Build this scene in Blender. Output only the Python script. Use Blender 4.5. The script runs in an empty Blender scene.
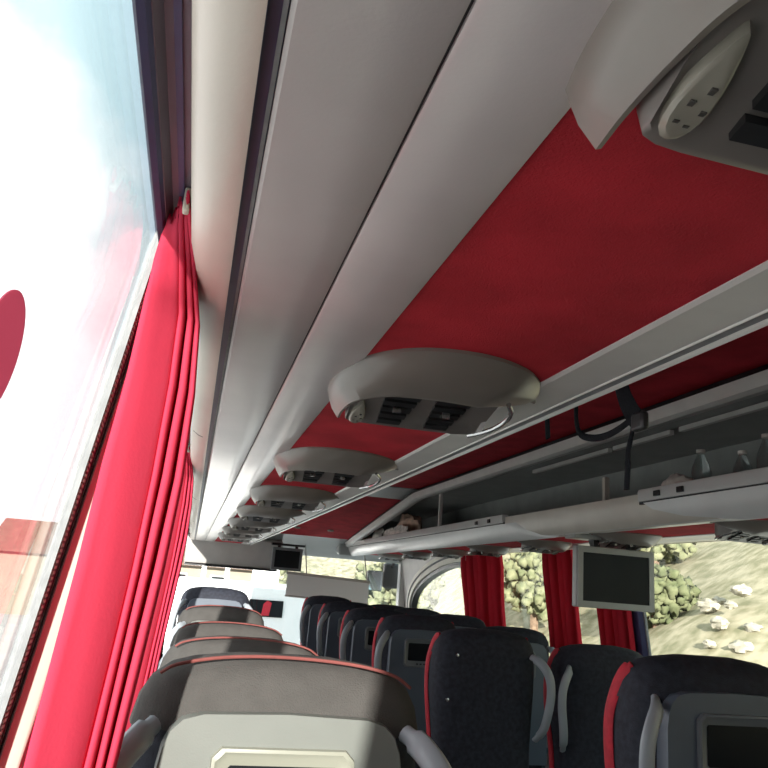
import bpy, math, random
from mathutils import Vector, noise, Matrix
random.seed(7)
S = bpy.context.scene
C = S.collection
ZC = 1.35                      # eye height over the coach floor; all modelling below is relative to the eye
PI = math.pi

# ------------------------------------------------------------------ materials
def newmat(name):
    m = bpy.data.materials.new(name); m.use_nodes = True
    return m, m.node_tree.nodes, m.node_tree.links

def mat(name, col, rough=.5, metal=0., var=0., scale=30., bump=0., bscale=200., col2=None, spec=.5, coat=0.):
    m, n, l = newmat(name)
    b = n['Principled BSDF']
    b.inputs['Base Color'].default_value = (*col, 1); b.inputs['Roughness'].default_value = rough
    b.inputs['Metallic'].default_value = metal; b.inputs['Specular IOR Level'].default_value = spec
    b.inputs['Coat Weight'].default_value = coat; b.inputs['Coat Roughness'].default_value = .10
    tc = n.new('ShaderNodeTexCoord')
    if var > 0 or col2:
        nz = n.new('ShaderNodeTexNoise'); nz.inputs['Scale'].default_value = scale; nz.inputs['Detail'].default_value = 5
        l.new(tc.outputs['Object'], nz.inputs['Vector'])
        r = n.new('ShaderNodeValToRGB')
        c2 = col2 or tuple(min(1, c * (1 + var)) for c in col)
        c1 = col if col2 else tuple(c * (1 - var) for c in col)
        r.color_ramp.elements[0].position = .35; r.color_ramp.elements[1].position = .65
        r.color_ramp.elements[0].color = (*c1, 1); r.color_ramp.elements[1].color = (*c2, 1)
        l.new(nz.outputs['Fac'], r.inputs['Fac']); l.new(r.outputs['Color'], b.inputs['Base Color'])
    if bump > 0:
        nb = n.new('ShaderNodeTexNoise'); nb.inputs['Scale'].default_value = bscale; nb.inputs['Detail'].default_value = 4
        l.new(tc.outputs['Object'], nb.inputs['Vector'])
        bp = n.new('ShaderNodeBump'); bp.inputs['Strength'].default_value = bump; bp.inputs['Distance'].default_value = .004
        l.new(nb.outputs['Fac'], bp.inputs['Height']); l.new(bp.outputs['Normal'], b.inputs['Normal'])
    return m

def glassmat(name, tint=(.96, .965, .97), sheen=1.0):
    m, n, l = newmat(name); n.remove(n['Principled BSDF'])
    t = n.new('ShaderNodeBsdfTransparent'); t.inputs['Color'].default_value = (*tint, 1)
    g = n.new('ShaderNodeBsdfGlossy'); g.inputs['Roughness'].default_value = .02
    lw = n.new('ShaderNodeLayerWeight'); lw.inputs['Blend'].default_value = .5
    p = n.new('ShaderNodeMath'); p.operation = 'POWER'; p.inputs[1].default_value = 5
    a = n.new('ShaderNodeMath'); a.operation = 'MULTIPLY_ADD'; a.inputs[1].default_value = .9 * sheen; a.inputs[2].default_value = .04 * sheen
    mx = n.new('ShaderNodeMixShader')
    l.new(lw.outputs['Facing'], p.inputs[0]); l.new(p.outputs[0], a.inputs[0]); l.new(a.outputs[0], mx.inputs['Fac'])
    l.new(t.outputs[0], mx.inputs[1]); l.new(g.outputs[0], mx.inputs[2])
    l.new(mx.outputs[0], n['Material Output'].inputs['Surface'])
    return m

def clothmat(name, col, trans=.5, tcol=None):
    m, n, l = newmat(name); n.remove(n['Principled BSDF'])
    d = n.new('ShaderNodeBsdfDiffuse'); t = n.new('ShaderNodeBsdfTranslucent')
    mx = n.new('ShaderNodeMixShader'); mx.inputs['Fac'].default_value = trans
    tc = n.new('ShaderNodeTexCoord'); w = n.new('ShaderNodeTexNoise'); w.inputs['Scale'].default_value = 260
    l.new(tc.outputs['Object'], w.inputs['Vector'])
    bp = n.new('ShaderNodeBump'); bp.inputs['Strength'].default_value = .15; bp.inputs['Distance'].default_value = .002
    l.new(w.outputs['Fac'], bp.inputs['Height']); l.new(bp.outputs['Normal'], d.inputs['Normal'])
    d.inputs['Color'].default_value = (*col, 1); t.inputs['Color'].default_value = (*(tcol or col), 1)
    l.new(d.outputs[0], mx.inputs[1]); l.new(t.outputs[0], mx.inputs[2])
    l.new(mx.outputs[0], n['Material Output'].inputs['Surface'])
    return m

MT = {}
MT['panel'] = mat('grey moulded panel', (.58, .535, .53), .30, var=.05, scale=6, bump=.04, bscale=350, coat=.25)
MT['cove'] = mat('beige moulded panel', (.64, .575, .50), .38, var=.04, scale=5, bump=.05, bscale=350)
MT['shell'] = mat('beige service set plastic', (.21, .187, .168), .28, var=.04, scale=9)
MT['shell_in'] = mat('grey service set plastic', (.17, .152, .142), .35, var=.04, scale=9)
MT['redcloth'] = mat('red needled ceiling fabric', (.46, .026, .040), .85, var=.16, scale=9, bump=.4, bscale=500, spec=.15)
MT['rail'] = mat('satin aluminium rail', (.68, .67, .645), .35, metal=.1, var=.04, scale=12)
MT['dark'] = mat('black recess', (.012, .012, .016), .5, var=.2, scale=20)
MT['navy'] = mat('dark rubber trim', (.06, .066, .15), .45, var=.1, scale=10)
MT['mauve'] = mat('grey anodised curtain channel', (.16, .13, .165), .45, var=.05, scale=10)
MT['cream'] = mat('cream pillar cladding', (.70, .67, .58), .5, var=.04, scale=7)
MT['rubber'] = mat('grey ribbed rubber gasket', (.26, .265, .27), .85, var=.1, scale=60, spec=.15)
MT['bin'] = mat('silver grey bin plastic', (.66, .67, .66), .28, var=.03, scale=8)
MT['lip'] = mat('beige rack lip', (.62, .58, .51), .4, var=.04, scale=8)
MT['rackin'] = mat('dark grey rack lining', (.33, .345, .335), .7, var=.08, scale=8, bump=.2, bscale=300)
MT['seat'] = mat('black seat fabric', (.026, .029, .041), .75, var=.25, scale=60, bump=.35, bscale=420, spec=.3)
MT['seatcap'] = mat('charcoal seat cap fabric', (.072, .068, .064), .85, var=.07, scale=30, bump=.4, bscale=420, spec=.2)
MT['shellgrey'] = mat('grey green seat shell', (.155, .165, .150), .42, var=.04, scale=10, bump=.05, bscale=400)
MT['shelldark'] = mat('slate seat shell', (.090, .110, .142), .38, var=.05, scale=10, bump=.05, bscale=400)
MT['handle'] = mat('silver grey handle plastic', (.33, .365, .40), .3, var=.04, scale=14)
MT['piping'] = mat('salmon piping', (.20, .055, .048), .85, var=.1, scale=80)
MT['redside'] = mat('red seat bolster', (.45, .012, .03), .7, var=.15, scale=50, bump=.2)
MT['screen'] = mat('dark switched off screen', (.012, .014, .016), .22, spec=.12, var=.1, scale=3)
MT['frame'] = mat('light grey screen bezel', (.34, .35, .335), .35, var=.03, scale=10)
MT['frame_beige'] = mat('pale beige screen bezel', (.27, .275, .225), .35, var=.03, scale=10)
MT['frame_dark'] = mat('slate screen bezel', (.15, .165, .18), .35, var=.03, scale=10)
MT['chrome'] = mat('bright metal', (.6, .6, .6), .2, metal=.9, var=.03, scale=20)
MT['floor'] = mat('dark speckled vinyl floor', (.13, .13, .135), .5, var=.3, scale=200)
MT['wall'] = mat('grey sidewall carpet', (.24, .225, .23), .9, var=.15, scale=80, bump=.4)
MT['header'] = mat('grey front header plastic', (.50, .475, .455), .45, var=.05, scale=8)
MT['dome'] = mat('silver grey front dome', (.40, .42, .42), .3, var=.04, scale=5)
MT['blind'] = clothmat('grey roller blind cloth', (.78, .78, .78), .28)
MT['black'] = mat('black plastic', (.014, .014, .016), .4, var=.1, scale=30)
MT['web'] = mat('black nylon webbing', (.010, .011, .014), .8, var=.3, scale=300, bump=.4, bscale=700, spec=.1)
MT['white'] = mat('white vehicle paint', (.85, .86, .86), .35, var=.02, scale=3)
MT['lens'] = mat('pale reading light lens', (.27, .25, .21), .25, var=.04, scale=30)
MT['mark'] = mat('dark printed mark', (.06, .055, .05), .5, var=.1, scale=30)
MT['bagbrown'] = mat('brown paper bag', (.62, .42, .32), .7, var=.25, scale=18, bump=.5, bscale=60)
MT['bagwhite'] = mat('crumpled white plastic bag', (.80, .75, .70), .4, var=.18, scale=22, bump=.5, bscale=60)
MT['clear'] = glassmat('clear plastic', (.86, .9, .9), 2.5)
MT['glass'] = glassmat('window glass')
MT['glassR'] = glassmat('lightly tinted window glass', (.93, .93, .89), .45)
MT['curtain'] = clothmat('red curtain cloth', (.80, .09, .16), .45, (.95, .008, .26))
MT['curtainR'] = clothmat('red curtain cloth shaded side', (.50, .028, .045), .22, (.6, .02, .035))  # darker copy of the curtain cloth, shade put into its colour
MT['hem'] = clothmat('dark stitched hem', (.28, .005, .03), .2)
MT['sticker'] = clothmat('red translucent sticker', (.5, .12, .18), .7, (.62, .22, .29))
MT['concrete'] = mat('pale sunlit yard', (.54, .52, .51), .9, var=.1, scale=.6)
MT['hill'] = mat('dry grassy hillside', (.17, .165, .10), .95, scale=2.2, col2=(.36, .325, .24))
MT['rock'] = mat('pale rock', (.36, .34, .29), .9, var=.25, scale=3)
MT['leaf'] = mat('olive green foliage', (.07, .085, .04), .9, scale=3, col2=(.14, .15, .085))
MT['leafp'] = mat('pale green foliage', (.10, .115, .06), .9, scale=3, col2=(.19, .195, .12))
MT['bark'] = mat('brown bark', (.16, .11, .08), .9, var=.3, scale=8)
MT['build'] = mat('pale beige render', (.24, .21, .16), .9, var=.08, scale=1)
MT['roof'] = mat('clay roof tiles', (.16, .10, .07), .8, var=.2, scale=4)
MT['mirrorface'] = mat('mirror glass', (.75, .82, .88), .04, metal=1., var=.01, scale=1)

# ------------------------------------------------------------------ mesh builder
class M:
    def __init__(s): s.v = []; s.f = []
    def add(s, vs, fs):
        o = len(s.v); s.v += [tuple(p) for p in vs]; s.f += [tuple(i + o for i in f) for f in fs]; return s
    def box(s, x0, x1, y0, y1, z0, z1):
        vs = [(x, y, z) for z in (z0, z1) for y in (y0, y1) for x in (x0, x1)]
        return s.add(vs, [(0, 2, 3, 1), (4, 5, 7, 6), (0, 1, 5, 4), (2, 6, 7, 3), (0, 4, 6, 2), (1, 3, 7, 5)])
    def prism(s, prof, y0, y1, axis='y', cap=True):
        """profile of (a,b) pairs swept along an axis: y -> (a,t,b)  x -> (t,a,b)  z -> (a,b,t)"""
        def P(a, b, t): return {'y': (a, t, b), 'x': (t, a, b), 'z': (a, b, t)}[axis]
        n = len(prof)
        vs = [P(a, b, y0) for a, b in prof] + [P(a, b, y1) for a, b in prof]
        fs = [(i, (i + 1) % n, n + (i + 1) % n, n + i) for i in range(n)]
        if cap: fs += [tuple(range(n))[::-1], tuple(range(n, 2 * n))]
        return s.add(vs, fs)
    def loft(s, rings, cap=True, closed=True):
        n = len(rings[0]); vs = [p for r in rings for p in r]; fs = []
        for k in range(len(rings) - 1):
            for i in range(n if closed else n - 1):
                j = (i + 1) % n
                fs.append((k * n + i, k * n + j, (k + 1) * n + j, (k + 1) * n + i))
        if cap and closed:
            fs.append(tuple(range(n))[::-1]); fs.append(tuple(range((len(rings) - 1) * n, len(rings) * n)))
        return s.add(vs, fs)
    def tube(s, path, r, n=8, r2=None, up=(0, 0, 1)):
        """round or flat (r, r2) section along a path"""
        path = [Vector(p) for p in path]; r2 = r if r2 is None else r2; rings = []
        up = Vector(up)
        for i, p in enumerate(path):
            t = (path[min(i + 1, len(path) - 1)] - path[max(i - 1, 0)]).normalized()
            a = t.cross(up)
            if a.length < 1e-4: a = t.cross(Vector((1, 0, 0)))
            a.normalize(); b = a.cross(t).normalized()
            ra = r[i] if isinstance(r, (list, tuple)) else r
            rings.append([p + a * (ra * math.cos(2 * PI * k / n)) + b * (r2 * math.sin(2 * PI * k / n)) for k in range(n)])
        return s.loft(rings)
    def lathe(s, prof, n=16, c=(0, 0, 0)):
        return s.loft([[(c[0] + r * math.cos(2 * PI * k / n), c[1] + r * math.sin(2 * PI * k / n), c[2] + z) for k in range(n)] for r, z in prof])
    def ball(s, c, r, nu=14, nv=9, wob=0., seed=0.):
        rings = []
        for i in range(1, nv):
            th = PI * i / nv
            ring = []
            for k in range(nu):
                ph = 2 * PI * k / nu
                d = Vector((math.sin(th) * math.cos(ph), math.sin(th) * math.sin(ph), math.cos(th)))
                q = 1 + wob * noise.noise(d * 2.2 + Vector((seed, seed * 1.7, 0))) + .5 * wob * noise.noise(d * 5 + Vector((0, seed, seed)))
                ring.append((c[0] + r[0] * d.x * q, c[1] + r[1] * d.y * q, c[2] + r[2] * d.z * q))
            rings.append(ring[::-1])
        return s.loft(rings)

def spline(pts, n=6):
    """Catmull-Rom through points"""
    P = [Vector(p) for p in pts]; P = [P[0] * 2 - P[1]] + P + [P[-1] * 2 - P[-2]]; out = []
    for i in range(1, len(P) - 2):
        for k in range(n):
            t = k / n; a, b, c, d = P[i - 1], P[i], P[i + 1], P[i + 2]
            out.append(.5 * ((2 * b) + (c - a) * t + (2 * a - 5 * b + 4 * c - d) * t * t + (3 * b - a - 3 * c + d) * t ** 3))
    out.append(P[-2]); return out

def build(name, m, material, parent=None, smooth=False, bevel=0., local=False, angle=40, seg=2):
    """link one mesh object; vertices are in eye coordinates unless local"""
    off = Vector((0, 0, 0))
    if parent is not None:
        if not local:
            o = parent
            while o is not None: off += o.location; o = o.parent
    elif not local:
        xs, ys, zs = zip(*m.v); off = Vector(((min(xs) + max(xs)) / 2, (min(ys) + max(ys)) / 2, min(zs)))
    me = bpy.data.meshes.new(name)
    me.from_pydata([tuple(Vector(p) - off) for p in m.v], [], m.f); me.update()
    import bmesh
    bm = bmesh.new(); bm.from_mesh(me); bmesh.ops.recalc_face_normals(bm, faces=bm.faces); bm.to_mesh(me); bm.free()
    me.materials.append(MT[material])
    o = bpy.data.objects.new(name, me); C.objects.link(o)
    if parent is not None: o.parent = parent
    elif not local: o.location = off
    if smooth:
        for p in me.polygons: p.use_smooth = True
        me.set_sharp_from_angle(angle=math.radians(angle))
    if bevel:
        b = o.modifiers.new('bevel', 'BEVEL'); b.width = bevel; b.segments = seg; b.limit_method = 'ANGLE'; b.angle_limit = math.radians(35)
        b.harden_normals = False
        for p in me.polygons: p.use_smooth = True
        me.set_sharp_from_angle(angle=math.radians(60))
    return o

def thing(name, label, cat, loc=(0, 0, 0), group=None):
    o = bpy.data.objects.new(name, None); C.objects.link(o); o.location = loc; o.empty_display_size = .05
    return tag(o, label, cat, group)
def tag(o, label, cat, group=None):
    o['label'] = label; o['category'] = cat
    if group: o['group'] = group
    return o
def struct(o): o['kind'] = 'structure'; return o

def crown(r_, seed, n=190):
    """many small leaf clumps over a rounded crown"""
    b = M(); rnd = random.Random(seed)
    for q in range(n):
        d = Vector((rnd.gauss(0, 1), rnd.gauss(0, 1), rnd.gauss(0, .8))).normalized() * (.55 + .42 * rnd.random())
        b.ball((d.x * r_, d.y * r_, r_ * 1.15 + d.z * r_ * .8), (r_ * rnd.uniform(.07, .15),) * 3, 8, 6, .9, q + seed)
    return b

def copy_tree(root, loc, label, scale=None):
    r = root.copy(); C.objects.link(r); r.location = loc; r['label'] = label
    if scale: r.scale = scale
    for ch in list(root.children):
        c = ch.copy(); C.objects.link(c); c.parent = r
        for g in list(ch.children):
            d = g.copy(); C.objects.link(d); d.parent = c
    return r

# ------------------------------------------------------------------ coach shell
W = 2.2                                              # mirror: right side x = W - x
def xl(z): return -.084 - .142 * (.34 - z)           # leaning left glass line
def xr(z): return W - xl(z)
YF, YB, ZF = 8.7, -2.0, -1.35
ZT, ZSILL = .370, -.50                              # glass runs up behind the rack's window trim

struct(build('floor', M().box(-.36, W + .36, YB, YF, ZF - .06, ZF), 'floor'))
struct(build('wall_back', M().box(-.36, W + .36, YB - .06, YB, ZF, .85), 'panel'))
def wallpoly(side, z0, z1, y0, y1, t=.05):
    f = (lambda x: x) if side == 'l' else (lambda x: W - x)
    return [(f(xl(z0)), z0), (f(xl(z1)), z1), (f(xl(z1) - t), z1), (f(xl(z0) - t), z0)]
for side, nm in (('l', 'wall_left'), ('r', 'wall_right')):
    m = M(); m.prism(wallpoly(side, ZF, ZSILL, 0, 0), YB, YF)
    struct(build(nm, m, 'wall'))
    m = M(); pp = wallpoly(side, ZT, .86, 0, 0); pp[3] = (pp[0][0] + (-.006 if side == 'l' else .006), ZT); m.prism(pp, YB, YF)
    struct(build('trim_%d' % (1 if side == 'l' else 2), m, 'panel'))
# pillars
PL = [(-1.05, -.42), (.852, 1.02), (2.45, 2.62), (4.05, 4.22), (5.65, 5.82), (7.15, 7.3)]  # first one, unseen behind the eye, widened to cast the nearest seat's shadow
PR = [(-.80, -.62), (1.5, 1.66), (3.76, 3.92), (4.72, 4.88), (5.95, 6.15)]
k = 3
for side, PP in (('l', PL), ('r', PR)):
    f = (lambda x: x) if side == 'l' else (lambda x: W - x)
    for (a, b) in PP:
        m = M(); m.loft([[(f(xl(z) + .003), a, z), (f(xl(z) + .026), a + .016, z), (f(xl(z) + .026), b - .016, z), (f(xl(z) + .003), b, z), (f(xl(z) - .009), b, z), (f(xl(z) - .009), a, z)] for z in (ZSILL, ZT)])
        struct(build('trim_%d' % k, m, 'cream' if side == 'l' or a > 5 else 'navy', bevel=.004)); k += 1
# windows: gasket frame + pane
wn = 1
def window(side, y0, y1, rr=None):
    global wn
    f = (lambda x: x) if side == 'l' else (lambda x: W - x)
    g = .012; m = M()
    def bar(ya, yb, za, zb):
        m.prism([(f(xl(za) + .004), za), (f(xl(zb) + .004), zb), (f(xl(zb) - .008), zb), (f(xl(za) - .008), za)], ya, yb)
    bar(y0, y0 + g, ZSILL, ZT); bar(y1 - g, y1, ZSILL, ZT); bar(y0, y1, ZT - .004, ZT); bar(y0, y1, ZSILL, ZSILL + g)
    w = struct(build('window_%d' % wn, m, 'rubber'))
    p = M().prism([(f(xl(ZSILL) - .002), ZSILL), (f(xl(ZT) - .002), ZT), (f(xl(ZT) - .007), ZT), (f(xl(ZSILL) - .007), ZSILL)], y0 + .006, y1 - .006)
    build('pane', p, 'glass' if side == 'l' else 'glassR', w)
    if side == 'l':
        build('gasket_band', M().prism([(f(xl(ZSILL) + .0035), ZSILL), (f(xl(ZT) + .0035), ZT), (f(xl(ZT) - .001), ZT), (f(xl(ZSILL) - .001), ZSILL)], y1 - .030, y1 - .006), 'rubber', w)
    if side == 'l':                                  # ribbed inner lip along the gasket
        q = M()
        nrib = 150
        for i in range(nrib):
            z = ZSILL + .03 + (ZT - ZSILL - .06) * i / (nrib - 1)
            q.box(xl(z) + .003, xl(z) + .0047, y1 - .026, y1 - .010, z, z + .0028)
        build('ribbed_lip', q, 'header', w)
        e = M().prism([(xl(ZSILL) + .006, ZSILL), (xl(ZT) + .006, ZT), (xl(ZT) + .0085, ZT), (xl(ZSILL) + .0085, ZSILL)], y1 - .006, y1 + .001)
        build('black_edge', e, 'black', w)
    wn += 1
yy = [YB] + [v for p in PL for v in p] + [8.35]
for i in range(0, len(yy), 2): window('l', yy[i], yy[i + 1])
yy = [YB] + [v for p in PR for v in p]
for i in range(0, len(yy) - 1, 2): window('r', yy[i], yy[i + 1])
# front right door window with the rounded leading corner
arc = [(8.25, -.50), (8.22, -.22), (8.08, -.06), (7.80, .06), (7.40, .155), (6.95, .225), (6.5, .255), (6.15, .262)]
arc = [(p.x, p.y) for p in spline([(a, b, 0) for a, b in arc], 5)]
def arcband(d0, d1, t0, t1):
    """band following the arc, offset d0..d1 outwards, t0..t1 towards the inside of the coach"""
    m = M(); rings = []
    for i, (a, b) in enumerate(arc):
        p0 = Vector(arc[max(i - 1, 0)]); p1 = Vector(arc[min(i + 1, len(arc) - 1)]); t = (p1 - p0).normalized(); n = Vector((-t.y, t.x))
        if n.y < 0 and n.x < 0: n = -n
        if (n.x + n.y) < 0: n = -n
        A = Vector((a, b)) + n * d0; B = Vector((a, b)) + n * d1
        rings.append([(xr(A.y) - t0, A.x, A.y), (xr(B.y) - t0, B.x, B.y), (xr(B.y) - t1, B.x, B.y), (xr(A.y) - t1, A.x, A.y)])
    return m.loft(rings)
d1 = struct(build('door_1', arcband(0, .10, -.03, .05), 'cream', smooth=True))
build('door_seal', arcband(-.035, .005, -.03, .035), 'black', d1, smooth=True)
build('seal_line', arcband(.045, .06, -.02, .056), 'rubber', d1, smooth=True)
m = M(); n_ = len(arc)
outer = []
for (a, b) in arc: outer.append((xr(b), a, b))
top = [(xr(ZT), YF if a > 8.2 else a + .25, ZT) if b > -.3 else (xr(b), YF, b) for a, b in arc]
top = [(xr(max(b, -.5) if a > 8.21 else ZT), (YF if a > 7.9 else a), (b if a > 8.21 else ZT)) for a, b in arc]
m.loft([[o_, t_, (t_[0] + .04, t_[1], t_[2]), (o_[0] + .04, o_[1], o_[2])] for o_, t_ in zip(outer, top)])
build('door_panel', m, 'header', d1)
m = M(); poly = [(a, b) for a, b in arc] + [(6.15, -.5)]
m.loft([[(xr(b) + .004, a, b) for a, b in poly], [(xr(b) + .009, a, b) for a, b in poly]])
build('door_pane', m, 'glassR', d1)

# ceiling over the aisle, sloping down at the front
def ceil_strip(y0, z0, y1, z1, x0, x1, t=.05):
    return M().add([(x0, y0, z0), (x1, y0, z0), (x1, y1, z1), (x0, y1, z1), (x0, y0, z0 + t), (x1, y0, z0 + t), (x1, y1, z1 + t), (x0, y1, z1 + t)],
                   [(0, 1, 2, 3), (4, 7, 6, 5), (0, 4, 5, 1), (1, 5, 6, 2), (2, 6, 7, 3), (3, 7, 4, 0)])
ce = struct(build('ceiling', M().box(-.055, W + .055, YB, YF + .1, .80, .86), 'panel'))
build('fabric_panel', ceil_strip(YB, .72, 5.55, .72, -.02, W + .02), 'redcloth', ce)
build('cross_band', ceil_strip(5.55, .715, 5.95, .675, -.02, 1.575), 'dome', ce)
build('sloping_panel', ceil_strip(5.95, .675, 8.0, .44, -.02, 1.575), 'redcloth', ce)
for x in (.95, 1.28):
    build('spotlight', M().lathe([(.0, -.012), (.03, -.012), (.034, 0), (.0, .02)], 16, (x, 7.55, .489)), 'lens', ce, smooth=True)
# front dome
prof = [(7.98, .445), (8.15, .415), (8.35, .36), (8.52, .30), (8.62, .262), (8.75, .262), (8.75, .80), (7.98, .80)]
struct(build('trim_30', M().prism(prof, -.08, W + .08, 'x'), 'dome', smooth=True))
# lower header box on the left of the windscreen
prof = [(8.16, .36), (8.22, .19), (8.28, .085), (8.60, .075), (8.62, .32), (8.3, .40)]
hb = struct(build('trim_32', M().prism(prof, -.07, .90, 'x'), 'header', bevel=.01))
build('edge_trim', M().box(-.07, .90, 8.262, 8.62, .062, .076), 'black', hb)
# windscreen
wf = M(); wf.box(-.30, -.16, YF - .06, YF, ZF + .4, .30); wf.box(W + .16, W + .30, YF - .06, YF, ZF + .4, .30); wf.box(-.3, W + .3, YF - .06, YF, ZF, ZF + .5)
w0 = struct(build('window_20', wf, 'header'))
build('pane', M().box(-.2, W + .2, YF - .035, YF - .03, ZF + .5, .30), 'glass', w0)

# ------------------------------------------------------------------ luggage rack, left (underside)
def rack(name, label, mir):
    f = (lambda p: [(W - x, z) for x, z in p]) if mir else (lambda p: p)
    Y0, Y1 = YB, 7.95
    r = thing(name, label, 'luggage rack', (W - .24 if mir else .24, 3, .29))
    P = lambda nm, prof, mt, y0=Y0, y1=Y1, **k: build(nm, M().prism(f(prof), y0, y1), mt, r, **k)
    P('curtain_channel', [(-.0795, .352), (-.072, .352), (-.0665, .362), (-.0474, .362), (-.0474, .40), (-.0795, .40)], 'mauve')
    P('window_trim', [(-.081, .344), (-.0755, .346), (-.070, .3585), (-.0725, .366), (-.081, .36)], 'navy')
    P('channel_line', [(-.060, .3595), (-.0545, .3595), (-.0545, .363), (-.060, .363)], 'navy')
    cv = [(-.0470, .365), (-.0462, .345), (-.0435, .328), (-.036, .3135), (-.022, .304), (-.006, .2985), (.0, .2985), (.0, .33), (-.02, .34), (-.03, .365)]
    P('cove_panel', cv, 'cove', smooth=True, angle=50)
    P('gap_strip', [(.0, .308), (.0125, .308), (.0125, .335), (0, .335)], 'navy')
    P('light_strip', [(.0085, .304), (.0115, .304), (.0115, .31), (.0085, .31)], 'rubber')
    P('trim_panel', [(.0125, .330), (.0125, .302), (.0155, .2988), (.06, .2972), (.1005, .2988), (.1035, .3005), (.1035, .330)], 'panel', smooth=True, angle=35)
    P('seam', [(.1035, .3035), (.1062, .3035), (.1062, .33), (.1035, .33)], 'dark')
    P('inner_trim_panel', [(.1062, .330), (.1062, .3005), (.109, .2988), (.15, .2968), (.185, .2978), (.194, .3005), (.197, .306), (.197, .33)], 'panel', smooth=True, angle=35)
    P('fabric_panel', [(.195, .303), (.462, .303), (.462, .33), (.195, .33)], 'redcloth')
    P('rail', [(.457, .33), (.457, .3015), (.462, .2985), (.526, .2975), (.5275, .2955), (.529, .2955), (.5295, .300), (.5455, .2995), (.546, .2945), (.549, .2925), (.553, .2945), (.556, .33)], 'rail')
    P('rail_groove', [(.5293, .2988), (.5458, .2982), (.5458, .302), (.5293, .302)], 'rubber')
    if not mir:
        P('shelf', [(-.03, .33), (.556, .33), (.556, .352), (-.03, .352)], 'rackin')
    else:
        P('shelf', [(-.03, .33), (.556, .33), (.556, .352), (-.03, .352)], 'rackin')
        P('back_lining', [(-.02, .352), (.0, .352), (.03, .72), (-.02, .72)], 'rackin')
    for yb in (0.9, 2.55, 4.15):                     # butt joints in the cove
        P('joint', [(-.0474, .352), (-.0425, .3268), (-.0355, .3125), (-.022, .303), (-.012, .300), (-.012, .31), (-.03, .34)], 'dark', yb + .9, yb + .9025)
    return r
rackL = rack('luggage_rack', 'overhead luggage rack above the nearest seats, red fabric and grey panels underneath', False)
rackR = rack('luggage_rack', 'overhead luggage rack on the far side with silver bin fronts', True)

# right rack front: rail over the opening, bins, lip
def barpath(nm, pts, prof, mt, par):
    m = M(); m.loft([[(x + a, y, z + b) for a, b in prof] for x, y, z in pts]); return build(nm, m, mt, par)
top_path = [(1.545, YB, .676), (1.545, 5.5, .676), (1.545, 5.62, .668), (1.56, 8.15, .405)]
barpath('opening_rail', top_path, [(-.012, .010), (.0, -.028), (.02, -.036), (.06, -.03), (.06, .012)], 'rail', rackR)
barpath('rail_shadow_gap', top_path, [(-.012, .026), (-.014, .010), (.06, .012), (.06, .026)], 'dark', rackR)
barpath('back_rail', [(1.76, -.5, .672), (1.76, 2.56, .672)], [(-.01, -.012), (.01, -.012), (.01, .006), (-.01, .006)], 'rail', rackR)
barpath('back_rail', [(1.76, 2.62, .672), (1.76, 3.05, .672)], [(-.01, -.012), (.01, -.012), (.01, .006), (-.01, .006)], 'rail', rackR)
barpath('back_rail', [(1.76, 3.09, .672), (1.76, 3.9, .672)], [(-.01, -.012), (.01, -.012), (.01, .006), (-.01, .006)], 'rail', rackR)
build('rack_ceiling', ceil_strip(YB, .692, 5.6, .692, 1.56, W + .05, .02), 'rackin', rackR)
build('rack_ceiling', ceil_strip(5.6, .692, 8.1, .665, 1.585, W + .05, .02), 'rackin', rackR)
build('lip_panel', M().prism([(1.652, .292), (1.640, .30), (1.625, .33), (1.612, .372), (1.612, .41), (1.63, .414), (1.66, .33), (1.67, .292)], 2.2, 4.3), 'lip', rackR, smooth=True, angle=50)
def bin_(y0, y1, clips, slant):
    lowp = [(1.654, .283), (1.642, .286), (1.618, .312), (1.603, .345), (1.598, .372), (1.612, .374), (1.625, .35), (1.66, .30)]
    topp = [(1.597, .378), (1.594, .412), (1.598, .424), (1.63, .424), (1.635, .378)]
    def sl(prof, s0, s1):
        m = M(); A = [(x, y0 + s0 * (x - 1.595) * 6, z) for x, z in prof]; B = [(x, y1 + s1 * (x - 1.595) * 6, z) for x, z in prof]
        return m.loft([A, B])
    b = build('bin_front', sl(lowp, -slant[0], slant[1]), 'bin', rackR, smooth=True, angle=50)
    build('bin_seam', sl([(1.602, .368), (1.602, .384), (1.62, .384), (1.62, .368)], 0, 0), 'dark', b)
    t = build('bin_cap', sl(topp, 0, 0), 'bin', b, bevel=.003)
    for y in clips:
        c = build('clip', M().box(1.588, 1.597, y - .018, y + .018, .389, .409), 'black', b, bevel=.002)
bin_(3.93, 8.2, (4.12, 4.32), (1.5, 0)); bin_(-1.6, 2.60, (2.47, 2.33), (0, -1.8))
# rounded end cap of the far bin, where it meets the dome
build('end_cap', M().prism([(8.2, .28), (8.35, .30), (8.47, .36), (8.40, .43), (8.2, .46)], 1.50, 1.70, 'x'), 'dome', rackR, bevel=.02)
for y, x in ((5.1, 1.615), (3.02, 1.70)):
    build('upright', M().box(x - .012, x + .012, y - .012, y + .012, .352, .69 if y > 5 else .53), 'rail' if y > 5 else 'lip', rackR, bevel=.003)

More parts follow.
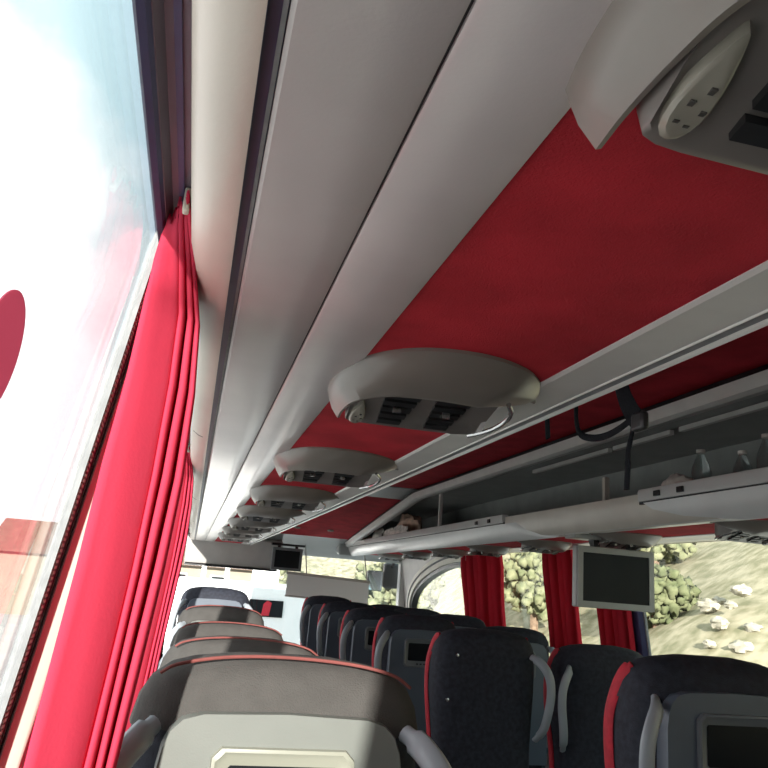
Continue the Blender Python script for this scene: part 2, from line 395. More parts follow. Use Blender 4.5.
# ------------------------------------------------------------------ passenger service sets
def service_set():
    r = thing('service_set', '', 'service set', (0, 0, 0), 'passenger service sets')
    cx = .33                                                        # model x is in eye x, then shifted
    outer = [(.181, .156), (.174, .12), (.170, .07), (.173, .01), (.196, -.07), (.232, -.125), (.285, -.152), (.35, -.150), (.41, -.118), (.45, -.072), (.478, -.02), (.494, .03)]
    inner = [(.203, .152), (.200, .115), (.200, .07), (.204, .03), (.220, -.005), (.247, -.03), (.292, -.040), (.345, -.038), (.385, -.028), (.425, -.005), (.462, .015), (.491, .036)]
    O = spline([(a, b, 0) for a, b in outer], 7); I = spline([(a, b, 0) for a, b in inner], 7)
    m = M(); rings = []
    for q_, (o_, i_) in enumerate(zip(O, I)):
        u = q_ / (len(O) - 1); kt = min(1, max(.12, (1 - u) / .30)) ** .8; zz = lambda z: .3035 - (.3035 - z) * kt
        mid = o_.lerp(i_, .38); mid2 = o_.lerp(i_, .85)
        tz = 1.0
        z3 = .258
        rings.append([(o_.x, o_.y, .3035), (o_.x, o_.y, zz(.298)), (o_.lerp(i_, .12).x, o_.lerp(i_, .12).y, zz(.289)), (mid.x, mid.y, zz(.274)), (mid2.x, mid2.y, zz(z3 + .001)), (i_.x, i_.y, zz(z3 + .002)), (i_.x, i_.y, .3035)])
    m.loft(rings)
    m.v = [(x - cx, y, z - .30) for x, y, z in m.v]
    build('shell', m, 'shell', r, smooth=True, local=True, angle=45)
    # vent housing: wedge hanging below the shell, underside tilted to the seats
    def sect(x, f):
        return [(x, -.055 * f + .0, .3035), (x, -.05 * f, .287), (x, -.035 * f, .283), (x, .06 * f + .02, .262), (x, .120 * f, .249), (x, .130 * f, .252), (x, .136 * f, .27), (x, .136 * f, .3035)]
    m = M(); m.loft([[(x - cx, y, z - .30) for x, y, z in sect(x, f)] for x, f in ((.2035, .80), (.206, .88), (.211, .93), (.222, .97), (.24, .99), (.27, 1.0), (.33, 1.02), (.385, 1.0), (.405, .93), (.416, .8), (.42, .6))])
    h = build('vent_housing', m, 'shell_in', r, smooth=True, local=True, angle=40)
    zt = lambda y: .283 + (y + .035) * (.249 - .283) / (.112 + .035)
    for x0, x1 in ((.246, .300), (.324, .378)):
        g = M()
        for q in range(5):
            y0 = .006 + q * .0215
            g.add([(x - cx, y, zt(y) - .30 + d) for d in (-.0012, .004) for x, y in ((x0 + .002 * q, y0), (x1 - .002 * q, y0), (x1 - .002 * q, y0 + .0135), (x0 + .002 * q, y0 + .0135))],
                  [(0, 1, 2, 3), (4, 7, 6, 5), (0, 4, 5, 1), (1, 5, 6, 2), (2, 6, 7, 3), (3, 7, 4, 0)])
        build('vent', g, 'black', h, local=True)
        b = M().box((x0 + x1) / 2 - .006 - cx, (x0 + x1) / 2 + .006 - cx, .048, .056, zt(.05) - .30 - .006, zt(.05) - .30 + .004)
        build('vent_tab', b, 'chrome', h, local=True)
    # tear-drop reading light with its pictograms
    pts = [(.2195 + .0105 * math.cos(t) * (1 + .55 * math.sin(t)), .078 + .034 * math.sin(t)) for t in [2 * PI * q / 20 for q in range(20)]]
    m = M(); m.loft([[(x - cx, y, zt(y) - .30 + .004) for x, y in pts], [(x - cx, y, zt(y) - .30 - .003) for x, y in pts], [(.2195 + (x - .2195) * .8 - cx, .078 + (y - .078) * .85, zt(y) - .30 - .005) for x, y in pts]])
    L = build('reading_light', m, 'lens', r, smooth=True, local=True)
    mk = M()
    for (x, y) in ((.2155, .098), (.2225, .100), (.226, .090), (.2225, .076), (.2165, .085)):
        mk.box(x - .0017 - cx, x + .0017 - cx, y - .0023, y + .0023, zt(y) - .30 - .0058, zt(y) - .30 - .0045)
    build('pictograms', mk, 'mark', L, local=True)
    # bright curved trim at the aisle end
    pth = spline([(.420 - cx, -.035, -.030), (.436 - cx, -.005, -.036), (.440 - cx, .04, -.043), (.430 - cx, .085, -.048), (.412 - cx, .115, -.051)], 5)
    build('end_trim', M().tube(pth, .004, 8), 'chrome', r, smooth=True, local=True)
    return r
psu = service_set()
ordL = ['nearest beige service set, cut by the upper right edge of the photo', 'large grey service set on the red panel just ahead, second from the camera',
        'third service set from the camera on the left rack', 'fourth service set from the camera on the left rack',
        'fifth service set from the camera on the left rack', 'sixth service set from the camera on the left rack',
        'seventh small service set along the left rack', 'farthest service set at the front end of the left rack']
for i in range(8):
    loc = (.33, .215 + .845 * i, .30)
    if i == 0: psu.location = loc; psu['label'] = ordL[0]
    else: copy_tree(psu, loc, ordL[i])
ordR = ['service set under the far rack at the right edge, right of the large monitor', 'service set under the far rack directly behind the large monitor',
        'service set under the far rack just left of the large monitor', 'service set under the far rack above the red curtain farthest forward',
        'service set under the far rack above the rear part of the front door window', 'second service set from the front end under the far rack',
        'farthest service set under the far rack at its front end']
for i in range(7):
    copy_tree(psu, (W - .33, 2.30 + .845 * i, .30), ordR[i], (-1, 1, 1))

# ------------------------------------------------------------------ curtains
FOLDS = [(0, 0), (.3, -.003), (.575, 0), (.59, .012), (.60, .03), (.615, .03), (.625, .006), (.635, -.004), (.695, -.004), (.705, .012), (.71, .046), (.755, .048), (.762, .010), (.770, -.002), (.835, -.005), (.845, .012), (.85, .046), (.90, .048), (.905, .012), (.912, .0), (.975, -.004), (1.0, .02), (.9, .068), (.55, .075), (.12, .07)]
def curtain(label, keys, folds, mir=False, mt='curtain', n=3):
    """keys: (z, left x, left y, right x, right y, fold depth factor) down the cloth"""
    P = spline([(a, b, 0) for a, b in folds], n); rings = []
    zs = sorted({round(keys[i][0] + (keys[i + 1][0] - keys[i][0]) * q / 4, 5) for i in range(len(keys) - 1) for q in range(5)}, reverse=True)
    for z in zs:
        for i in range(len(keys) - 1):
            if keys[i][0] >= z >= keys[i + 1][0]: break
        A, B = keys[i], keys[i + 1]; t = (A[0] - z) / (A[0] - B[0])
        z_, lx, ly, rx, ry, k = [p + (q - p) * t for p, q in zip(A, B)]
        row = []
        for p in P:
            sway = .002 * math.sin(z * 9 + p.x * 14)
            zz = z + (.007 * math.sin(p.x * 25) if z > keys[0][0] - .004 else 0)
            row.append((lx + (rx - lx) * p.x + sway * .5 + (p.y * k if mir else 0), ly + (ry - ly) * p.x + (0 if mir else p.y * k) + sway, zz))
        rings.append(row)
    m = M(); f = (lambda v: (W - v[0], v[1], v[2])) if mir else (lambda v: v)
    m.loft([[f(v) for v in r] for r in rings], cap=False, closed=False)
    root = build('curtain', m, mt, None, smooth=True, angle=180)
    s = root.modifiers.new('cloth thickness', 'SOLIDIFY'); s.thickness = .002; s.offset = 0
    tag(root, label, 'curtain', 'red window curtains')
    h = int(len(P) * .11) if not mir else 2
    build('hem_seam', M().tube([f((r[h][0], r[h][1] - .0015, r[h][2])) for r in rings[2:]], .0011, 6), 'hem', root)
    a = rings[0][-1 if mir else int(len(P) * .72)]
    build('glider', M().box(*sorted((f(a)[0] - .003, f(a)[0] + .003)), a[1] - .006, a[1] + .006, a[2] - .012, .361), 'cream', root, bevel=.002)
    return root
def lkeys(dy):
    K = [(.352, -.070, .775, -.0485, .695, .3), (.340, -.0755, .785, -.045, .73, .5), (.318, -.081, .80, -.037, .80, .8), (.28, -.086, .815, -.027, .885, 1),
         (.20, -.0925, .825, -.0225, .90, 1), (.10, -.102, .825, -.0235, .91, 1), (0, -.108, .825, -.030, .91, 1), (-.1, -.116, .825, -.039, .91, 1.05), (-.22, -.125, .825, -.050, .91, 1.1), (-.6, -.15, .83, -.080, .91, 1.1), (-.95, -.17, .835, -.10, .91, 1.1)]
    return [(z, lx, ly + dy, rx, ry + dy, k) for z, lx, ly, rx, ry, k in K]
curtain('large pink-red curtain gathered at the nearest left window pillar, sunlit', lkeys(0), FOLDS)
curtain('second red curtain on the left side, farther forward behind the nearest one', lkeys(1.60), FOLDS)
def rfolds(n):
    out = []
    for i in range(n):
        h = .034 + .010 * math.sin(i * 2.7); a = .06 * math.sin(i * 1.9)
        out += [((i + .04) / n, h - .004), ((i + .32 + a) / n, h + .008), ((i + .62 + a) / n, h - .002), ((i + .70 + a) / n, h - .045), ((i + .90) / n, h - .047)]
    return out + [(1.0, .03)]
def rkeys(y0, y1, inset):
    out = []
    for z, q in ((.352, .92), (.337, .92), (.295, .96), (.2, 1), (.1, .97), (0, .94), (-.1, .92), (-.25, .92), (-.6, .97), (-.95, 1)):
        x = (-.064 if z > .31 else -.050 + .115 * (z - .345)) - inset
        c = (y0 + y1) / 2
        out.append((z, x - .006, c + (y1 - c) * q, x + .006, c - (c - y0) * q, .25 if z > .34 else 1))
    return out
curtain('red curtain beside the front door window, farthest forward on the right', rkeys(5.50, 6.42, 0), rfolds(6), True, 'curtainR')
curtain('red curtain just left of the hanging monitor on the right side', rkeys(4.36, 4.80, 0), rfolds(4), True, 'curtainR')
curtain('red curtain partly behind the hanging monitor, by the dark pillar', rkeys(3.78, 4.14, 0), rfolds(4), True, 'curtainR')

# round sticker on the near window
cy, cz, rr = .447, .107, .037
m = M(); nn = 40
ring = [(cy + rr * math.cos(2 * PI * q / nn), cz + rr * math.sin(2 * PI * q / nn)) for q in range(nn)]
m.loft([[(xl(z) - .0018, y, z) for y, z in ring], [(xl(z) - .0008, y, z) for y, z in ring]])
st = build('window_sticker', m, 'sticker'); tag(st, 'round red sticker on the nearest left window pane', 'sticker')

# ------------------------------------------------------------------ seats
def seat(label, cx, y, ztop, shell='shelldark', screen='frame_dark', red=True, pipe=False, group=None, floor=ZF, recl=.0, handles=(-1, 1), buttons=True):
    H = ztop - floor
    r = thing('coach_seat', label, 'seat', (cx, y, floor), group)
    prof = [(0, .075, .06, .045), (.004, .125, .045, .075), (.013, .155, .03, .105), (.03, .178, .018, .13), (.055, .192, .008, .155), (.09, .20, .002, .17), (.14, .204, 0, .185), (.22, .203, 0, .185),
            (.30, .196, 0, .17), (.40, .188, 0, .15), (.52, .186, 0, .14), (.72, .19, 0, .14), (.80, .19, 0, .13)]
    def sec(w, y0, d, z, n=28, p=3.2):
        out = []
        for q in range(n):
            t = 2 * PI * q / n; c, s_ = math.cos(t), math.sin(t)
            X = w * math.copysign(abs(c) ** (2 / p), c); Y = y0 + d / 2 + d / 2 * math.copysign(abs(s_) ** (2 / p), s_)
            out.append((X, Y + recl * (H - .4 - (H - z)) * 0, z))
        return out
    bk = build('backrest', M().loft([sec(w, yo, d, H - dz) for dz, w, yo, d in prof][::-1]), 'seat', r, smooth=True, local=True, angle=80)
    # fabric cap wrapped over the head of the backrest
    cap = [(dz, w + .004, yo - .004, d + .008) for dz, w, yo, d in prof[:6]]
    cap = [(-.004, .07, .06, .045)] + cap[1:] 
    build('head_cap', M().loft([sec(w, yo, d, H - dz) for dz, w, yo, d in cap][::-1]), 'seatcap' if pipe else 'seat', bk, smooth=True, local=True, angle=80)
    if pipe:
        pth = [(-.170, .030, H - .022), (-.15, .024, H - .010), (-.10, .030, H + .000), (-.04, .036, H + .0045), (.03, .036, H + .0045), (.10, .030, H + .0), (.15, .024, H - .010), (.178, .030, H - .026)]
        build('piping', M().tube(spline(pth, 5), .0024, 8), 'piping', bk, smooth=True, local=True)
    if shell:
        hw = .165
        out = [(-hw, .62), (-hw + .004, .13), (-hw + .008, .105), (-hw + .016, .085), (-hw + .030, .071), (-hw + .055, .064), (0, .0605), (hw - .055, .064), (hw - .030, .071), (hw - .016, .085), (hw - .008, .105), (hw - .004, .13), (hw, .62)]
        m = M(); m.loft([[(x * s_, yq, H - .35 - (.35 - dz) * -1 * 1 if False else H - dz) for x, dz in out] for yq, s_ in ((.03, 1), (-.012, 1), (-.018, .985))])
        sh = build('back_shell', m, shell, r, smooth=True, local=True, angle=40)
        if screen:
            def rr_(hw, z0, z1, c):
                return [(-hw, z0 + c), (-hw, z1 - c), (-hw + c, z1), (hw - c, z1), (hw, z1 - c), (hw, z0 + c), (hw - c, z0), (-hw + c, z0)]
            bz0, bz1, bw = H - .232, H - .100, .094
            m = M(); m.loft([[(x, yq, z) for x, z in rr_(bw + g, bz0 - g, bz1 + g, .012)] for yq, g in ((-.012, 0), (-.026, -.002), (-.028, -.006), (-.022, -.012))], cap=True)
            fz = build('screen_bezel', m, screen, sh, smooth=True, local=True, angle=40)
            m = M(); m.loft([[(x, yq, z) for x, z in rr_(.072, bz0 + .03, bz1 - .022, .004)] for yq in (-.020, -.0235)])
            build('screen', m, 'screen', sh, local=True)
            m = M()
            for q in range(4): m.box(-.03 + q * .018, -.02 + q * .018, -.0245, -.021, bz0 + .013, bz0 + .019)
            build('screen_buttons', m, 'black', sh, local=True)
    elif buttons:
        for x, dz in ((-.135, .09), (-.165, .245)):
            m = M().lathe([(0, 0), (.006, .001), (.007, .004), (.006, .009), (0, .01)], 12); m.v = [(x + a, -.006 - c + .004, H - dz + b) for a, b, c in m.v]
            build('button', m, 'chrome', bk, smooth=True, local=True)
    for s_ in (-1, 1):
      if s_ in handles:
        pth = spline([(s_ * .168, .010, H - .082), (s_ * .185, -.022, H - .095), (s_ * .208, -.040, H - .125), (s_ * .222, -.046, H - .165), (s_ * .224, -.046, H - .22), (s_ * .215, -.040, H - .285), (s_ * .205, -.025, H - .335), (s_ * .19, .012, H - .375)], 5)
        build('grab_handle', M().tube(pth, [.012] * 3 + [.0175] * (len(pth) - 6) + [.012] * 3, 10, .0085, up=(0, 1, 0)), 'handle', r, smooth=True, local=True, angle=80)
      if red:
            pth = spline([(s_ * .176, .085, H - .022), (s_ * .190, .100, H - .045), (s_ * .199, .118, H - .085), (s_ * .2045, .132, H - .14), (s_ * .2035, .132, H - .22), (s_ * .1965, .122, H - .31), (s_ * .1885, .106, H - .42), (s_ * .187, .098, H - .60)], 5)
            build('red_side_stripe', M().tube(pth, [.008] * 2 + [.018] * (len(pth) - 2), 10, .007, up=(1, 0, 0)), 'redside', r, smooth=True, local=True)
    # cushion, armrests, frame
    cu = M(); cu.loft([sec(w, .12, d, z, p=4) for z, w, d in ((.36, .19, .40), (.38, .205, .44), (.43, .21, .46), (.465, .205, .45), (.48, .185, .42))])
    build('seat_cushion', cu, 'seat', r, smooth=True, local=True, angle=60)
    build('seat_frame', M().box(-.19, .19, .08, .52, .33, .365), 'black', r, local=True, bevel=.006)
    for s_ in (-1, 1):
        build('armrest', M().box(s_ * .215 - .016, s_ * .215 + .016, .10, .45, .60, .635), 'seat', r, local=True, bevel=.012)
        build('leg', M().prism([(s_ * .15 - .02, 0), (s_ * .15 + .02, 0), (s_ * .15 + .02, .335), (s_ * .15 - .02, .335)], .14, .40), 'black', r, local=True)
    return r
gL, gR = 'single seats along the left windows', 'paired seats on the right of the aisle'
seat('nearest seat directly ahead, grey shell with pale screen and salmon piped top', .150, 1.10, -.112, 'shellgrey', 'frame_beige', red=False, pipe=True, group=gL)
seat('second seat in the left row, right behind the nearest seat top', .160, 1.98, -.155, 'shellgrey', 'frame_beige', False, True, gL)
seat('third seat in the left row, its top partly sunlit', .170, 2.85, -.170, 'shellgrey', 'frame_beige', False, True, gL)
seat('fourth seat in the left row, low between third and front seats', .175, 3.75, -.150, 'shellgrey', 'frame_beige', False, True, gL)
seat('front seat of the left row, dark head against the windscreen', .17, 4.75, -.085, 'shelldark', 'frame_dark', False, False, gL)
AX, WX = 1.132, 1.626
seat('near right seat with screen and red edge, cut by the lower right corner', AX, 1.5, -.100, group=gR)
seat('black aisle seat without screen, plain cloth back, center of the photo', AX, 2.85, -.135, shell=None, group=gR, handles=(1,))
seat('dark window seat without screen beside the plain black aisle seat', WX, 2.85, -.165, shell=None, group=gR, buttons=False)
seat('aisle seat with small screen just left of the plain black seat', AX, 3.75, -.13, group=gR)
seat('window seat with small screen under the red curtain beside the monitor', WX, 3.75, -.155, group=gR)
seat('aisle seat third from the front on the right, only its red edge and handle showing', AX, 4.62, -.135, group=gR)
seat('window seat third from the front on the right, below the farthest red curtain', WX, 4.62, -.14, group=gR)
seat('aisle seat second from the front on the right', AX, 5.48, -.13, group=gR)
seat('window seat second from the front on the right, near the door window', WX, 5.48, -.14, group=gR)
seat('front aisle seat on the right, dark against the windscreen', AX, 6.35, -.115, group=gR)
seat('front window seat on the right, by the door', WX, 6.35, -.15, group=gR)

# ------------------------------------------------------------------ monitors
def monitor(label, cx, y, z0, z1, hw, frame, tz):
    r = thing('monitor', label, 'monitor', (cx, y, tz), None)
    m = M(); m.box(cx - hw, cx + hw, y, y + .045, z0, z1)
    c = build('casing', m, frame, r, bevel=.006)
    b = .028
    m = M()
    m.box(cx - hw + .004, cx + hw - .004, y - .008, y + .004, z1 - b, z1 - .003); m.box(cx - hw + .004, cx + hw - .004, y - .008, y + .004, z0 + .003, z0 + b)
    m.box(cx - hw + .004, cx - hw + b, y - .008, y + .004, z0 + b, z1 - b); m.box(cx + hw - b, cx + hw - .004, y - .008, y + .004, z0 + b, z1 - b)
    build('bezel', m, frame, r)
    build('screen', M().box(cx - hw + b - .002, cx + hw - b + .002, y - .003, y + .003, z0 + b - .002, z1 - b + .002), 'screen', r)
    m = M()
    for dx in (-.09, .09): m.prism([(y + .005, z1 - .004), (y + .04, z1 - .004), (y + .075, tz), (y + .02, tz)], cx + dx - .014, cx + dx + .014, 'x')
    build('bracket', m, 'black', r)
    build('mount_plate', M().box(cx - hw - .012, cx + hw + .02, y + .0, y + .10, tz - .022, tz), frame if hw > .16 else 'black', r, bevel=.005)
    return r
monitor('large grey framed monitor hanging under the far rack by the windows', 1.852, 3.2, -.022, .244, .192, 'frame', .2965)
monitor('small dark monitor hanging at the front over the windscreen', .945, 8.06, .078, .305, .155, 'frame_dark', .345)

# ------------------------------------------------------------------ roller blind
rb = thing('roller_blind', 'grey roller blind pulled down over the right half of the windscreen', 'blind', (1.4, 8.05, -.19))
build('blind_cloth', M().add([(.965, 8.05, .050), (1.82, 8.05, .018), (1.82, 8.05, -.192), (.965, 8.05, -.165), (.965, 8.056, .050), (1.82, 8.056, .018), (1.82, 8.056, -.192), (.965, 8.056, -.165)],
      [(0, 1, 2, 3), (4, 7, 6, 5), (0, 4, 5, 1), (1, 5, 6, 2), (2, 6, 7, 3), (3, 7, 4, 0)]), 'blind', rb)
build('bottom_bar', M().tube([(.96, 8.05, -.166), (1.825, 8.05, -.193)], .009, 8), 'header', rb, smooth=True)
build('cassette', M().tube([(.955, 8.06, .060), (1.83, 8.06, .028)], .016, 10), 'header', rb, smooth=True)
for x, z in ((1.16, .06), (1.8, .035)): build('bracket', M().tube([(x, 8.06, z), (x, 8.34, .365)], .006, 6), 'header', rb)

# driver side mirror outside front right, and the front right pillar
mr = thing('wing_mirror', 'black wing mirror outside the front right corner of the windscreen', 'mirror', (2.15, 9.0, -.06))
build('housing', M().box(2.21, 2.40, 9.0, 9.12, -.02, .27), 'black', mr, bevel=.03)
build('lower_housing', M().box(2.02, 2.20, 9.02, 9.12, -.06, .17), 'black', mr, bevel=.02)
build('mirror_glass', M().box(2.03, 2.19, 9.012, 9.022, -.05, .16), 'mirrorface', mr)
build('arm', M().tube([(2.3, 9.05, .2), (2.3, 8.9, .30), (2.25, 8.74, .33)], .02, 8), 'black', mr)
struct(build('trim_31', M().box(2.28, 2.36, 8.55, 8.66, -.85, .28), 'bin', bevel=.01))

# ------------------------------------------------------------------ straps on the left rack rail
sp = thing('hanging_strap', 'black buckled bag strap with a loop dangling from the left rack rail', 'strap', (.56, .94, .15))
def ribbon(pts, w, t=.0025, up=(1, 0, 0)): return M().tube(spline(pts, 6), w, 8, t, up=up)
build('webbing', ribbon([(.52, .974, .3545), (.552, .971, .3545), (.5605, .966, .338), (.561, .960, .315), (.561, .945, .282), (.561, .928, .258), (.561, .915, .245)], .0165, up=(1, 0, 0)), 'web', sp, smooth=True)
build('buckle', M().box(.555, .567, .893, .922, .228, .253), 'black', sp, bevel=.004)
build('loop', ribbon([(.52, 1.09, .3545), (.552, 1.09, .3545), (.5605, 1.09, .338), (.561, 1.090, .31), (.561, 1.088, .275), (.561, 1.075, .252), (.561, 1.04, .240), (.561, 1.00, .236), (.561, .96, .240), (.561, .918, .250)], .0055), 'web', sp, smooth=True)
build('tail', ribbon([(.561, .921, .245), (.562, .930, .225), (.561, .936, .205), (.562, .940, .18), (.561, .941, .152)], [.004] * 8 + [.0052] * 8 + [.0065] * 9), 'web', sp, smooth=True)
s2 = build('hanging_strap', ribbon([(.52, 1.204, .3545), (.552, 1.203, .3545), (.5605, 1.20, .338), (.5605, 1.195, .305), (.560, 1.188, .264)], .0085), 'web', smooth=True)
tag(s2, 'short black strap end hanging from the left rack rail, farther forward than the loop', 'strap')

# ------------------------------------------------------------------ things in the far rack
def bag(name, label, c, r, mt, seed, cat='bag'):
    m = M().ball((c[0], c[1], c[2] + r[2] * .92), r, 20, 14, .28, seed)
    m.v = [(x, y, max(z, .3525)) for x, y, z in m.v]
    m.v = [(min(x, 2.15), y, z) for x, y, z in m.v]
    return tag(build(name, m, mt, smooth=True, angle=50), label, cat)
bag('paper_bag', 'large brown bag in the far rack beside the upright', (1.765, 6.45, .352), (.065, .36, .135), 'bagbrown', 3.1)
bag('plastic_bag', 'pale bag lying in the far rack against the bin front, before the large brown bag', (1.658, 6.50, .352), (.026, .42, .076), 'bagwhite', 5.4)
bag('plastic_bag', 'crumpled white bag in the middle of the bags in the far rack', (1.72, 7.32, .352), (.06, .19, .098), 'bagwhite', 1.2)
bag('paper_bag', 'small brown bag at the front end of the far rack', (1.70, 7.80, .352), (.06, .19, .072), 'bagbrown', 8.8)
def bottle(label, x, y, h, r, tilt=0):
    t = thing('plastic_bottle', label, 'bottle', (x, y, .3525), 'bottles in the far rack')
    build('body', M().lathe([(.0, 0), (r * .9, 0), (r, .01), (r, h * .6), (r * .9, h * .68), (r * .42, h * .88), (r * .36, h * .95), (0, h * .95)], 16), 'clear', t, smooth=True, local=True)
    build('cap', M().lathe([(0, h * .94), (r * .45, h * .94), (r * .45, h), (0, h)], 12), 'bagwhite', t, smooth=True, local=True)
bottle('clear bottle with white cap in the far rack, just above the near bin clips', 1.70, 2.36, .20, .034)
bottle('clear bottle at the right edge of the photo in the far rack', 1.70, 2.03, .20, .034)
bottle('shorter clear bottle in the far rack between two taller ones', 1.72, 2.17, .17, .032)
bag('plastic_bag', 'clear crumpled bag lying in the far rack near the bin clips', (1.70, 2.50, .352), (.05, .08, .068), 'bagwhite', 4.4)

# ------------------------------------------------------------------ outside
GZ = -2.55
m = M(); m.box(-60, 70, -30, 56, GZ - .1, GZ); struct(build('ground', m, 'concrete'))
m = M(); nx, ny = 26, 60; rings = []
for j in range(ny):
    y = -25 + 110 * j / (ny - 1); row = []
    for i in range(nx):
        x = 9 + 45 * i / (nx - 1)
        z = GZ + max(0, (x - 10)) * .62 + (1.6 * noise.noise(Vector((x * .13, y * .13, 0))) + .5 * noise.noise(Vector((x * .5, y * .5, 3)))) * min(1, max(0, (x - 9.5) / 4))
        row.append((x, y, z))
    rings.append(row)
m.loft(rings, cap=False, closed=False); hl = struct(build('hillside', m, 'hill', smooth=True, angle=180))
m = M(); rings = []
for j in range(24):
    y = 52 + 50 * j / 23; row = []
    for i in range(40):
        x = -8 + 78 * i / 39
        row.append((x, y, GZ + (y - 52) * .42 + 1.8 * noise.noise(Vector((x * .1, y * .1, 7))) + .5 * noise.noise(Vector((x * .4, y * .4, 1)))))
    rings.append(row)
m.loft(rings, cap=False, closed=False); struct(build('hillside', m, 'hill', smooth=True, angle=180))
def hz(x, y): return GZ + max(0, (x - 10)) * .62
trees = [(13.2, 20.5, 1.2, 'leaf', 'olive green tree on the hillside just right of the hanging monitor'),
         (12.8, 28, 1.7, 'leafp', 'pale green tree framed in the window between two red curtains'),
         (16, 25, 1.6, 'leafp', 'pale tree higher on the hillside behind the top right corner of the monitor')]
for i, (x, y, r_, mt, lb) in enumerate(trees):
    t = thing('tree', lb, 'tree', (x, y, hz(x, y) - .5), 'trees on the hillside')
    build('trunk', M().tube([(0, 0, -.6), (0, 0, r_ * .7)], .16, 8), 'bark', t, local=True)
    b = crown(r_, i * 3)
    build('crown', b, mt, t, smooth=True, local=True, angle=180)
places = ['lowest', 'second lowest', 'third', 'fourth', 'fifth', 'sixth', 'seventh', 'topmost']
for i in range(8):
    x = 11.95 + .25 * i; y = x / (.725 + .018 * ((i * 3) % 5)); s_ = .12 + .03 * ((i * 3) % 4)
    z = hz(x, y) + (1.6 * noise.noise(Vector((x * .13, y * .13, 0))) + .5 * noise.noise(Vector((x * .5, y * .5, 3)))) * min(1, max(0, (x - 9.5) / 4))
    tag(build('boulder', M().ball((x, y, z + .05), (s_, s_ * 1.5, s_ * .8), 14, 9, .5, i + 20), 'rock', smooth=True, angle=30),
        'pale boulder on the hillside right of the monitor, %s of the eight scattered there' % places[i], 'boulder', 'pale boulders')
# white van standing ahead
v = thing('van', 'white van standing directly ahead beyond the windscreen', 'van', (.9, 14.2, GZ))
build('body', M().prism([(-.6, GZ + .35), (2.9, GZ + .35), (2.9, GZ + 1.3), (2.82, -.34), (2.65, -.17), (2.45, -.12), (-.15, -.12), (-.35, -.17), (-.52, -.34), (-.6, GZ + 1.3)], 13, 17.5), 'white', v, bevel=.05)
win = build('rear_window', M().box(.99, 1.54, 12.98, 13.02, -.62, -.36), 'screen', v, bevel=.004)
build('red_bag', M().prism([(1.20, -.60), (1.32, -.60), (1.35, -.40), (1.28, -.365), (1.22, -.42)], 12.972, 12.985), 'redside', win)
build('bumper', M().box(-.6, 2.9, 12.9, 13.1, GZ + .3, GZ + .6), 'black', v, bevel=.03)
for x in (-.45, 2.45):
    for y in (13.9, 16.6):
        w_ = M().lathe([(0, 0), (.30, 0), (.34, .03), (.34, .2), (.30, .23), (0, .23)], 20); w_.v = [(x + c, y + a, GZ + .34 + b) for a, b, c in w_.v]
        build('wheel', w_, 'black', v, smooth=True)
for x in (-.55, 2.65): build('tail_light', M().box(x, x + .12, 12.97, 13.03, -1.5, -1.0), 'redside', v, bevel=.01)
# buildings / posts behind the van
bd = thing('building', 'low pale beige building beyond the white van', 'building', (-2, 42, GZ))
build('wall', M().box(-9, 3.4, 40, 46, GZ, .25), 'build', bd)
build('roof', M().prism([(39.5, .25), (46.5, .25), (43, 1.9)], -9.4, 3.8, 'x'), 'roof', bd)
for x in (-5, -3, -1, 1): 
    w_ = build('window', M().box(x, x + .9, 39.95, 40.05, -1.0, -.1), 'frame', bd); build('pane', M().box(x + .08, x + .82, 39.93, 39.96, -.92, -.18), 'screen', w_)
for i, x in enumerate((.35, .95, 1.95)):
    tag(build('post', M().box(x - (.35 if i == 2 else .06), x + (.35 if i == 2 else .06), 21, 21.2, GZ, .30), 'white', bevel=.02), ['thin white post behind the van, leftmost of three', 'thin white post behind the van, middle of three', 'broad white post behind the van, rightmost of three'][i], 'post', 'white posts behind the van')
for i, (x, y, r_, lb) in enumerate([(9.5, 36, 2.2, 'tree outside beyond the black wing mirror and front door window'), (3.6, 27, 1.5, 'small tree just right of the white posts ahead')]):
    t = thing('tree', lb, 'tree', (x, y, GZ), 'trees in the yard')
    build('trunk', M().tube([(0, 0, 0), (.1, 0, r_)], .16, 8), 'bark', t, local=True)
    b = crown(r_, i * 5 + 1)
    build('crown', b, 'leafp', t, smooth=True, local=True, angle=180)

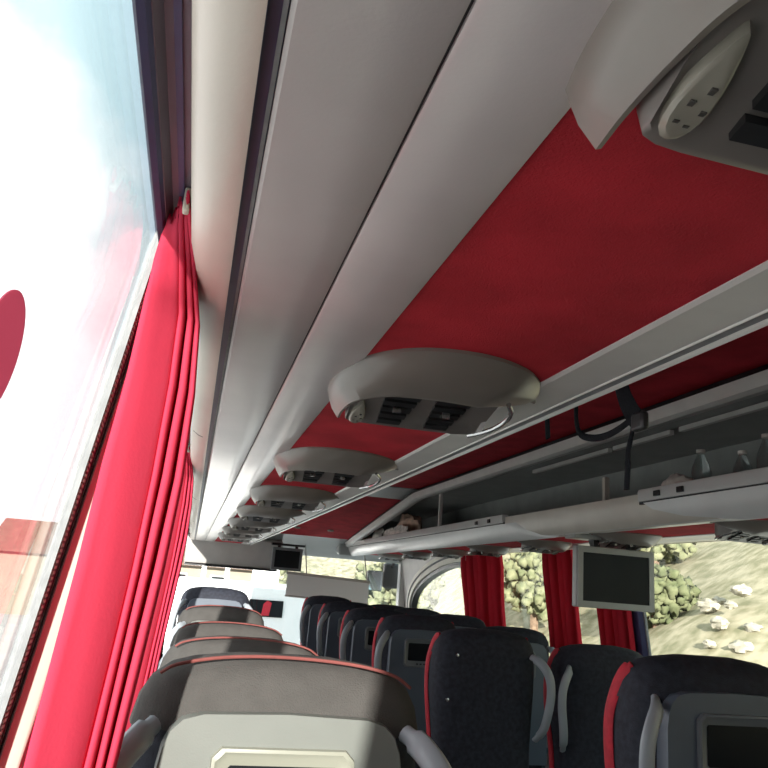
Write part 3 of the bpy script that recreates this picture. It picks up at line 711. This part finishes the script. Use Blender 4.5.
# ------------------------------------------------------------------ light
sun = bpy.data.lights.new('sun', 'SUN'); sun.energy = 17; sun.angle = math.radians(1.0); sun.color = (1, .96, .88)
so = bpy.data.objects.new('sun', sun); C.objects.link(so); so.location = (-6, -3, 6)
so.rotation_euler = Vector((.25, 1.0, -.24)).to_track_quat('-Z', 'Y').to_euler()
w = bpy.data.worlds.new('sky'); S.world = w; w.use_nodes = True
n, l = w.node_tree.nodes, w.node_tree.links
bg = n['Background']; tc = n.new('ShaderNodeTexCoord')
nz = n.new('ShaderNodeTexNoise'); nz.inputs['Scale'].default_value = 3.2; nz.inputs['Detail'].default_value = 7; nz.inputs['Roughness'].default_value = .55
l.new(tc.outputs['Generated'], nz.inputs['Vector'])
sx = n.new('ShaderNodeSeparateXYZ'); l.new(tc.outputs['Generated'], sx.inputs[0])
ma = n.new('ShaderNodeMath'); ma.operation = 'MULTIPLY_ADD'; ma.inputs[1].default_value = -1.5; ma.inputs[2].default_value = .23
l.new(sx.outputs['Z'], ma.inputs[0])
ma2 = n.new('ShaderNodeMath'); ma2.operation = 'MULTIPLY_ADD'; ma2.inputs[1].default_value = -2.0; l.new(sx.outputs['X'], ma2.inputs[0]); l.new(ma.outputs[0], ma2.inputs[2])
ad = n.new('ShaderNodeMath'); ad.operation = 'ADD'; l.new(nz.outputs['Fac'], ad.inputs[0]); l.new(ma2.outputs[0], ad.inputs[1])
r = n.new('ShaderNodeValToRGB'); r.color_ramp.elements[0].position = .34; r.color_ramp.elements[1].position = .56
r.color_ramp.elements[0].color = (.74, 1.02, 1.08, 1); r.color_ramp.elements[1].color = (1.5, 1.5, 1.5, 1)
l.new(ad.outputs[0], r.inputs['Fac']); l.new(r.outputs['Color'], bg.inputs['Color']); bg.inputs['Strength'].default_value = 1.45

# ------------------------------------------------------------------ camera
R = Vector((0.96820763, 0.13213906, 0.2123988)); F = Vector((-0.23835928, 0.22975869, 0.94360786)); U = Vector((0.07588698, -0.96423556, 0.25395068))
cx_ = Vector((R[0], F[0], U[0])); cy_ = -Vector((R[1], F[1], U[1])); cz_ = -Vector((R[2], F[2], U[2]))
cam = bpy.data.cameras.new('camera'); co = bpy.data.objects.new('camera', cam); C.objects.link(co); S.camera = co
mw = Matrix((cx_, cy_, cz_)).transposed().to_4x4()
co.matrix_world = mw
cam.sensor_width = 36; cam.lens = 36; cam.clip_start = .01; cam.clip_end = 300

# stand the whole place on z = 0 (coach floor)
for o in C.objects:
    if o.parent is None: o.location.z += ZC

S.view_settings.view_transform = 'Standard'; S.view_settings.look = 'None'; S.view_settings.gamma = 1; S.view_settings.use_curve_mapping = False
S.view_settings.exposure = 0.0
S.cycles.use_denoising = True
S.cycles.max_bounces = 10; S.cycles.diffuse_bounces = 6; S.cycles.transparent_max_bounces = 24
S.cycles.caustics_reflective = False; S.cycles.caustics_refractive = False
S.cycles.sample_clamp_indirect = 8
